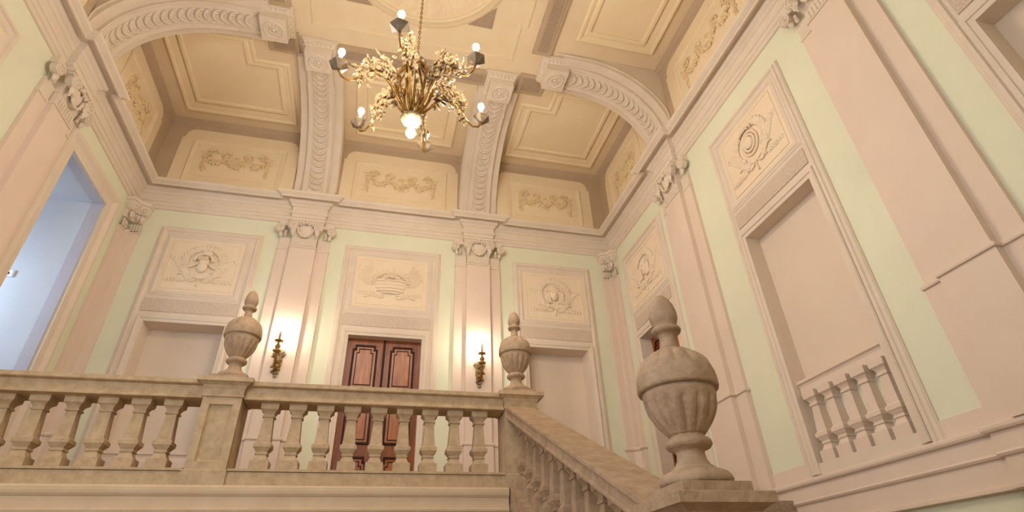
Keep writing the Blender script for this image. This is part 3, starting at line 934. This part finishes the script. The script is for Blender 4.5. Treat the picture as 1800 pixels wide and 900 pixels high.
def coffer(P, P2, label, mat=COFFER):
    """stepped coffer: raised outer frame and inner frame round a tan field; polygons run counter-clockwise in plan."""
    cx = sum(p[0] for p in P) / len(P); cy = sum(p[1] for p in P) / len(P)
    t = thing('ceiling_coffer', label, 'coffer', (cx, cy, ZC), 'stepped coffers of the ceiling')
    m = MB(T_ceil); m.sweep(P, [(-.20, .0), (-.20, .02), (-.08, .035), (-.06, .05), (-.02, .055), (0, .03), (0, 0)]); m.build('outer_frame', COFFER, t)
    m = MB(T_ceil); m.sweep(P2, [(-.02, .0), (-.02, .035), (0, .045), (.05, .045), (.07, .03), (.09, .0)]); m.build('inner_frame', COFFER, t)
    m = MB(T_ceil); m.plate([(x, y) for x, y in P2], 0, .012); m.build('field', COFFER, t)


def notch(x0, x1, y0, y1, nx, ny, side):
    """rectangle with the corner towards the room centre cut out; side = +1: cut corner at x1, -1: at x0 (always at y0)."""
    if side > 0:
        return [(x0, y0), (x1 - nx, y0), (x1 - nx, y0 + ny), (x1, y0 + ny), (x1, y1), (x0, y1)]
    return [(x0, y0 + ny), (x0 + nx, y0 + ny), (x0 + nx, y0), (x1, y0), (x1, y1), (x0, y1)]


coffer(notch(-4.42, -2.29, 7.04, 9.07, .60, .45, 1), notch(-4.12, -2.53, 7.13, 8.74, .535, .50, 1), 'stepped tan coffer in the ceiling corner above the blue doorway and helmet niche')
coffer(notch(2.21, 4.34, 7.04, 9.07, .60, .45, -1), notch(2.45, 4.04, 7.13, 8.74, .535, .50, -1), 'stepped tan coffer in the ceiling corner above mask niche')
coffer(rect(2.83, 4.35, 3.57, 5.82), rect(3.01, 4.05, 3.78, 5.61), 'stepped tan coffer above the large side-wall niche')
coffer(rect(-4.43, -2.91, 3.57, 5.82), rect(-4.13, -3.09, 3.78, 5.61), 'stepped tan coffer at the photo edge, near side of the rib by the blue doorway')
coffer(rect(-1.08, 1.0, 7.42, 9.07), rect(-.80, .72, 7.62, 8.80), 'stepped tan coffer between the two back ribs, behind the chandelier')

# central field: raised line mouldings and the fluted rosette
t = thing('ceiling_field_moulding', 'thin moulding with stepped corners round the central ceiling field', 'moulding', (XC, YC, ZC))
a, b, q = 1.91, 1.79, 1.06
m = MB(T_ceil)
P = [(-b, -b), (b, -b), (b, -q), (a, -q), (a, q), (b, q), (b, b + .02), (-b, b + .02), (-b, q), (-a, q), (-a, -q), (-b, -q)]
m.sweep([(XC + x, YC + y) for x, y in P], [(-.03, 0), (-.02, .02), (.02, .022), (.03, 0)]); m.build('moulding', CREAM, t)
t = thing('ceiling_rosette', 'round fluted ceiling rosette from whose centre the chandelier hangs', 'rosette', (0, 4.69, ZC))
RX, RY, RR = 0.0, 4.69, 1.285
m = MB()
circ = lambda r, z, n=72: [(RX + r * math.cos(2 * PI * j / n), RY + r * math.sin(2 * PI * j / n), z) for j in range(n)]
m.rings([circ(r, ZC - d) for r, d in ((1.47, 0), (1.46, .03), (1.43, .04), (1.36, .045), (1.33, .07), (1.29, .075), (1.285, .05), (1.285, 0.0))], True, True, False)
m.build('ring_moulding', CREAM, t)
m = MB(); rs = []
for k in range(9):
    r = .12 + (1.285 - .12) * k / 8
    rs.append([(RX + r * math.cos(2 * PI * j / 144), RY + r * math.sin(2 * PI * j / 144), ZC - .004 - (.045 * abs(math.cos(16 * 2 * PI * j / 144)) ** .6 * (.3 + .7 * k / 8) if k < 8 else .012)) for j in range(144)])
m.rings(rs, True, False, False)
m.build('fluted_shell', CREAM, t)
m = MB(); m.lathe((RX, RY, ZC - .09), [(0, 0), (.07, .01), (.12, .04), (.14, .07), (.16, .085)], 20); m.build('boss', CREAM, t)
for sx in (-1, 1):
    for sy in (-1, 1):
        t2 = MB(T_ceil)
        pts = [(RX + sx * 1.26, RY + sy * 1.25), (RX + sx * 1.26, RY + sy * .83)] + [(RX + sx * 1.49 * math.cos(g), RY + sy * 1.49 * math.sin(g)) for g in [math.radians(33.7 + (56.3 - 33.7) * k / 6) for k in range(1, 6)]] + [(RX + sx * .83, RY + sy * 1.25)]
        if sx * sy < 0:
            pts.reverse()
        t2.plate(pts, 0, .014); t2.build('spandrel', GRAINM, t)

# ------------------------------------------------------------------ stone balustrade, piers, urns, stair
BALP = baluster_profile(.692, .088)


def baluster(parent, x, y, z, mat=STONE):
    m = MB(); m.lathe((x, y, z), BALP, sq=True); o = m.build('baluster', mat, parent)
    bv = o.modifiers.new('bevel', 'BEVEL'); bv.width = .004; bv.segments = 1; bv.limit_method = 'ANGLE'
    return o


def rail_mesh(x0, x1, y0, y1, mat, parent):
    m = MB(lambda u, n, z: Vector((u, y0 + y1 - n, z))); balustrade_rail(m, x0, x1, y0, y1, 1.045); return m.build('handrail', mat, parent)


def gallery(x0, x1, xs, label):
    t = thing('balustrade', label, 'balustrade', ((x0 + x1) / 2, YB + .18, 0), 'stone balustrades of the gallery and stair')
    m = MB(); m.box(x0, x1, YB, YB + .36, 0, .130); m.box(x0, x1, YB + .012, YB + .348, .130, .137)
    m.box(x0, x1, YB - .012, YB + .372, .137, .16); m.build('base_course', STONE, t)
    rail_mesh(x0, x1, YB - .02, YB + .38, STONE, t)
    for x in xs:
        baluster(t, x, YB + .17, .1605)
    return t


P1, P2 = (-1.86, -1.46), (1.353, 1.755)
gallery(P1[1], P2[0], [-1.2 + .285 * k for k in range(9)], 'stone gallery balustrade of nine balusters in front of the brown door')
gallery(XL + .185, P1[0], [-2.133 - .298 * k for k in range(9)], 'stone gallery balustrade running to the wall of the blue doorway')


def pier(x0, x1, y0, y1, z0, zt, label, mat=STONE, panels=True):
    t = thing('balustrade_pier', label, 'pier', ((x0 + x1) / 2, (y0 + y1) / 2, z0), 'square stone piers carrying urns')
    Tz = lambda u, n, z: Vector((u, z, n))
    R = [(x0, y0), (x1, y0), (x1, y1), (x0, y1)]
    m = MB(); m.box(x0 + .012, x1 - .012, y0 + (.045 if panels else .012), y1 - .012, z0 + .14, zt - .19); m.build('die', mat, t)
    m = MB(Tz); m.sweep(R, [(-.05, z0), (.0, z0), (.0, z0 + .14), (-.012, z0 + .152), (-.05, z0 + .152)]); m.build('base', mat, t)
    m = MB(); 
    rings = []
    for d, z in ((-.01, zt - .20), (.006, zt - .19), (.006, zt - .175), (-.006, zt - .17), (-.004, zt - .11), (.015, zt - .075), (.045, zt - .055), (.055, zt - .048), (.07, zt - .046), (.07, zt), (.06, zt + .004)):
        rings.append([(x0 - d, y0 - d, z), (x1 + d, y0 - d, z), (x1 + d, y1 + d, z), (x0 - d, y1 + d, z)])
    m.rings(rings); m.build('cap', mat, t)
    if panels:
        Tf = lambda u, n, z: Vector((u, y0 + .045 - n, z))
        e = .088
        m = MB(Tf); m.sweep(rect(x0 + e, x1 - e, z0 + .145 + .076, zt - .195 - .076), [(-.022, -.01), (-.022, .003), (-.006, .012), (.0, .033), (.076, .033), (.076, -.01)]); m.build('panel_frame', mat, t)
    return t


pier(*P1, YB - .025, YB + .41, 0, 1.06, 'stone pier with sunk panel on the gallery, carrying the urn before helmet niche')
pier(*P2, YB - .025, YB + .41, 0, 1.06, 'stone pier at the head of the stair handrail, carrying an urn', panels=False)

URN = [(.178, 0, 'sq'), (.178, .055, 'sq')]


def urn(x, y, z, s, label, k=1.0):
    """lidded gadrooned vase with an egg finial."""
    t = thing('stone_urn', label, 'urn', (x, y, z), 'lidded stone urns on the balustrade piers')
    H = 1.168 * s

    def part(name, prof, seg=40, lobes=None):
        m = MB(); m.lathe((x, y, z), [(r * s * k, h * H) for r, h in prof], seg, True, False, lobes)
        return m.build(name, STONEG, t)
    m = MB(); m.box(x - .19 * s, x + .19 * s, y - .19 * s, y + .19 * s, z, z + .045 * H); m.build('plinth', STONEG, t)
    part('foot', [(.175, .045), (.195, .052), (.199, .066), (.194, .082), (.180, .096), (.150, .108), (.128, .113), (.122, .120), (.098, .135), (.082, .158), (.077, .185), (.085, .202), (.115, .208), (.130, .222), (.128, .238), (.112, .25), (.098, .256), (.096, .27)], 48)
    pr = []
    for i in range(15):
        q = i / 14
        pr.append((.096 + (.207 - .096) * math.sin(q * PI / 2) ** .95, .262 + .165 * q))
    lob = lambda zz, a: 1 - .13 * (1 - abs(math.cos(7 * a))) ** 1.5 * min(1, max(0, (.428 * H - zz) / (.02 * H))) ** .5 * min(1, .35 + (zz / H - .262) / .06)
    part('bowl', pr + [(.211, .445), (.212, .48)], 126, lob)
    lid = [(.208, .472), (.232, .474), (.237, .486), (.235, .53), (.232, .545)]
    for i in range(1, 13):
        q = i / 12
        lid.append((.06 + .17 * (1 - (1 - (1 - q) ** 1.4) ** 1.7) ** .8, .545 + .148 * (1 - (1 - q) ** 1.4)))
    lob2 = lambda zz, a: 1 + (.16 * (abs(math.cos(7 * a)) ** .6 - .55) * math.sin(PI * min(1, max(0, (zz / H - .575) / .118))))
    part('lid', lid, 126, lob2)
    part('finial', [(.066, .685), (.054, .71), (.049, .745), (.052, .768), (.066, .776), (.088, .782), (.094, .795), (.088, .806), (.070, .812), (.066, .82), (.078, .835), (.087, .858), (.089, .88), (.085, .905), (.075, .935), (.058, .965), (.036, .988), (.016, .998), (.003, 1.0)], 24)
    return t


urn(-1.665, YB + .19, 1.0655, 1.0, 'small lidded stone urn on the panelled gallery pier, before helmet niche', .85)
urn(1.562, YB + .19, 1.0655, 1.0, 'small lidded stone urn on the pier at the head of the stair handrail', .88)
NX, NY, NZ = 1.437, 2.545, -.668
urn(NX, NY, NZ + .0055, .945, 'large lidded stone urn close by on the lower stair newel', .95)
# newel pier at the foot of the flight
ZM = -1.83
pier(NX - .175, NX + .175, NY - .175, NY + .175, ZM, NZ, 'dark stone newel pier at the foot of the stair handrail, under the large urn', STONEG)

# stair balustrade: sloping handrail, base and balusters
XA0, YA0, ZA0 = 1.535, YB - .03, .885       # rail axis, upper end (top surface)
XA1, YA1, ZA1 = 1.447, NY + .235, -.655
t = thing('stair_balustrade', 'sloping stone stair balustrade with broad worn handrail running down to the large urn', 'balustrade', ((XA0 + XA1) / 2, (YA0 + YA1) / 2, -.6), 'stone balustrades of the gallery and stair')


def slope_sec(sec, mat, name):
    m = MB(); rs = []
    for x, y, z in ((XA0, YA0, ZA0), (XA1, YA1, ZA1)):
        rs.append([(x + dx, y, z + dz) for dx, dz in sec])
    m.rings(rs); return m.build(name, mat, t)


h = .172
slope_sec([(-h, 0), (-h, -.028), (-h + .014, -.034), (-h + .022, -.046), (-h + .022, -.112), (-h + .008, -.118), (-h + .008, -.136), (-h + .05, -.142), (-h + .065, -.155), (h - .065, -.155), (h - .05, -.142), (h - .008, -.136), (h - .008, -.118), (h - .022, -.112), (h - .022, -.046), (h - .014, -.034), (h, -.028), (h, 0)], STONEG, 'handrail')
slope_sec([(-.15, -.88), (.15, -.88), (.15, -1.10), (-.15, -1.10)], STONEG, 'base_course')
SL = (ZA1 - ZA0) / (YA1 - YA0)
NBAL = 12
for k in range(NBAL):
    q = (k + .55) / NBAL
    x = XA0 + (XA1 - XA0) * q; y = YA0 + (YA1 - YA0) * q; z = ZA0 + (ZA1 - ZA0) * q
    m = MB(); rs = []
    for r, zz in baluster_profile(.745, .078):
        f = zz / .745
        rs.append([(x + r * a, y + r * b, z - .885 + zz + (SL * r * b if (f < .14 or f > .905) else 0)) for a, b in ((-1, -1), (1, -1), (1, 1), (-1, 1))])
    m.rings(rs); m.build('baluster', STONEG, t)

# the flight itself, intermediate landing
NST = 11; rise, run = -ZM / NST, (YB - 2.2) / NST
prof = [(YB + .016, -rise)]
for k in range(1, NST):
    prof += [(YB + .016 - run * k, -rise * k), (YB + .016 - run * k, -rise * (k + 1))]
prof += [(YB + .016 - run * NST, -rise * NST), (YB + .016 - run * NST, ZLOW), (YB + .016, ZLOW)]
m = MB(); m.rings([[(x, y, z) for y, z in prof] for x in (1.38, XR - .001)]); struct(m.build('floor_stair_flight', FLOORM))
m = MB(); m.box(1.15, XR, YF, 2.2, ZLOW, ZM); struct(m.build('floor_stair_landing', FLOORM))

# ------------------------------------------------------------------ lamps


CX, CY = -.03, 4.69
ch = thing('chandelier', 'leafy gilt six-arm candle chandelier hanging in the middle of the hall', 'chandelier', (CX, CY, 3.6))
m = MB()                                            # hub with petal cup and finial
m.lathe((CX, CY, 3.68), [(0, .0), (.03, .01), (.05, .04), (.085, .08), (.12, .11), (.125, .14), (.09, .17), (.05, .19), (.045, .24), (.02, .26)], 24, True, False, lambda z, a: 1 + .12 * abs(math.cos(4 * a)))
m.build('hub', GILT, ch)
m = MB(); m.lathe((CX, CY, 4.78), [(.0, 0), (.05, .01), (.10, .03), (.12, .06), (.07, .09), (.05, .14), (.03, .2), (.012, .24)], 18); m.build('top_crown', GILT, ch)
m = MB()
for k in range(12):
    a = 2 * PI * k / 12
    pts = [(CX + r * math.cos(a), CY + r * math.sin(a), z) for r, z in ((.05, 3.86), (.11, 3.98), (.19, 4.18), (.235, 4.4), (.21, 4.58), (.13, 4.72), (.06, 4.82))]
    m.tube(pts, [.010, .012, .013, .013, .012, .011, .010] if k % 2 else [.014, .017, .018, .018, .016, .014, .012], 6)
m.build('cage', BRASS, ch, weld=False)
m = MB()                                            # chain up to the rosette
zz = 4.98; k = 0
while zz < 7.63:
    pts = []
    for j in range(8):
        a = 2 * PI * j / 8
        o_ = (.014 * math.cos(a), 0) if k % 2 else (0, .014 * math.cos(a))
        pts.append((CX + o_[0], CY + o_[1], zz + .034 * math.sin(a)))
    m.tube(pts, .0055, 4, True); zz += .054; k += 1
m.build('chain', BRASS, ch, weld=False)
rl = random.Random(3)
RB, PH, ZB = .913, .264, 4.49
for k in range(6):
    a = PI + PH + PI / 3 * k
    ca, sa = math.cos(a), math.sin(a)
    Ta = lambda u, n, z, ca=ca, sa=sa: Vector((CX + u * ca - n * sa, CY + u * sa + n * ca, z))
    m = MB(Ta)
    cen = [(.04, 3.90), (.13, 3.98), (.22, 4.12), (.30, 4.27), (.40, 4.37), (.52, 4.37), (.62, 4.27), (.70, 4.14), (.79, 4.07), (.87, 4.10), (.905, 4.17), (.913, 4.22)]
    m.tube([(r, 0, z) for r, z in cen], [.017, .016, .016, .016, .015, .015, .014, .013, .013, .013, .014, .016], 7)
    m.tube([(.30 + .0, 0, 4.27)] + [(.24 + .10 * math.cos(b) * (1 - b / 9), 0, 4.40 + .12 * math.sin(b) * (1 - b / 9)) for b in [j * .55 for j in range(10)]], .010, 5)
    m.tube([(.52, 0, 4.37)] + [(.46 + .09 * math.cos(b) * (1 - b / 9), 0, 4.52 + .10 * math.sin(-b + 1.5) * (1 - b / 9)) for b in [j * .55 for j in range(10)]], .010, 5)
    arm = m.build('arm', BRASS, ch, weld=False)
    m = MB(Ta)                                      # leaves and blossoms along the arm
    for j in range(105):
        q = rl.random(); r = .26 + .42 * q
        zc_ = 4.24 + .20 * math.sin(PI * min(1, q * 1.15)) + (.10 if q < .5 else 0)
        leaf(m, r + rl.uniform(-.05, .05), rl.uniform(-.07, .07), zc_ + rl.uniform(-.14, .19), rl.uniform(.07, .15), rl.uniform(.03, .065), rl.uniform(0, 6.28), rl.uniform(.012, .04))
    for j in range(22):
        q = rl.random(); r = .28 + .38 * q
        flower(m, r, rl.uniform(-.06, .06), 4.32 + .14 * math.sin(PI * q) + rl.uniform(-.08, .15), rl.uniform(.022, .04))
    m.build('foliage', GILT, arm, weld=False)
    m = MB(Ta)
    m.lathe((.913, 0, 4.19), [(.025, 0), (.045, .012), (.115, .07), (.115, .085), (.10, .088), (.03, .075)], 6, False); pan = m.build('drip_pan', IRON, arm)
    m = MB(Ta); m.lathe((.913, 0, 4.26), [(.02, 0), (.02, .17), (.012, .178)], 12); m.build('candle', CANDLE, arm)
    m = MB(Ta); m.lathe((.913, 0, 4.435), [(.010, 0), (.030, .02), (.041, .052), (.034, .085), (.014, .112), (.002, .125)], 14); m.build('bulb', BULB, arm)
m = MB(); m.lathe((CX, CY, 3.53), [(.002, 0), (.035, .012), (.055, .045), (.055, .075), (.04, .11), (.02, .14), (.02, .16)], 16); m.build('globe_bulb', BULB, ch)


def sconce(x, label):
    t = thing('candle_sconce', label, 'sconce', (x, YW - NM, 2.45), 'gilt candle sconces flanking the brown door')
    T = T_back; n0 = NM + .003
    m = MB(T)
    m.plate([(x + .055 * k * math.sin(q), 2.47 + .23 * math.cos(q)) for q, k in [(2 * PI * j / 16, 1 + .25 * math.cos(4 * PI * j / 16 * 2)) for j in range(16)]], n0, n0 + .014)
    for j in range(7):
        leaf(m, x, n0 + .014, 2.60, .12, .05, PI / 2 + (j - 3) * .42, .03)
    for j in range(5):
        for sd in (-1, 1):
            leaf(m, x + sd * .01, n0 + .012, 2.58 - .07 * j, .095 - .008 * j, .045, PI / 2 + sd * (1.5 + .1 * j), .03)
    m.blob((x, n0 + .03, 2.52), (.045, .04, .06)); m.blob((x, n0 + .03, 2.40), (.035, .03, .05)); m.blob((x, n0 + .025, 2.30), (.025, .025, .04)); m.blob((x, n0 + .02, 2.235), (.032, .025, .03))
    m.build('backplate', GILT, t, weld=False)
    m = MB(T)
    m.tube([(x, n0 + .02, 2.36), (x, n0 + .08, 2.33), (x, n0 + .17, 2.35), (x, n0 + .25, 2.42), (x, n0 + .285, 2.50), (x, n0 + .29, 2.56)], [.018, .017, .016, .017, .018, .020], 8)
    for j in range(5):
        leaf(m, x, n0 + .05 + .045 * j, 2.345 + .012 * j * j, .10, .045, -PI / 2 + (.9 if j % 2 else -.9), .025)
        leaf(m, x, n0 + .06 + .045 * j, 2.35 + .012 * j * j, .09, .04, PI / 2 + (.7 if j % 2 else -.7), .025)
    arm = m.build('arm', BRASS, t, weld=False)
    c = (x, n0 + .29, 2.54)
    m = MB(T); m.lathe(c, [(.02, 0), (.055, .012), (.070, .032), (.060, .042), (.030, .05), (.026, .07), (.040, .09), (.042, .115), (.024, .14), (.016, .165), (.018, .19), (.062, .205), (.068, .215), (.022, .222)], 18)
    for j in range(8):
        aa = 2 * PI * j / 8
        m.tube([(c[0] + .064 * math.cos(aa), c[1] + .064 * math.sin(aa), c[2] + .208), (c[0] + .064 * math.cos(aa), c[1] + .064 * math.sin(aa), c[2] + .180)], .006, 5)
    m.build('candle_cup', BRASS, arm, weld=False)
    m = MB(T); m.lathe((c[0], c[1], c[2] + .215), [(.018, 0), (.018, .185), (.010, .19)], 10); m.build('candle', TALLOW, arm)
    m = MB(T); m.lathe((c[0], c[1], c[2] + .402), [(.008, 0), (.021, .018), (.027, .044), (.021, .072), (.008, .095), (.002, .105)], 12); m.build('bulb', SCONCE_BULB, arm)


sconce(RIBX[0] - .02, 'gilt candle sconce on the pilaster between the panelled pier urn and the brown door')
sconce(RIBX[1] + .01, 'gilt candle sconce beside the urn at the head of the stair')

# small device on the passage wall
t = thing('wall_sensor', 'small white sensor box on the blue-lit passage wall', 'sensor', (-5.60, PASS[1], 3.36))
m = MB(); m.box(-5.675, -5.535, PASS[1] - .05, PASS[1], 3.30, 3.41)
o = m.build('casing', WHITEP, t); bv = o.modifiers.new('bevel', 'BEVEL'); bv.width = .012; bv.segments = 2
m = MB(lambda u, n, z: Vector((u, PASS[1] - .05 - z, 3.345 + n))); m.lathe((-5.60, 0, -.004), [(.0, .018), (.018, .014), (.026, 0)], 12); m.build('lens', LENS, t)
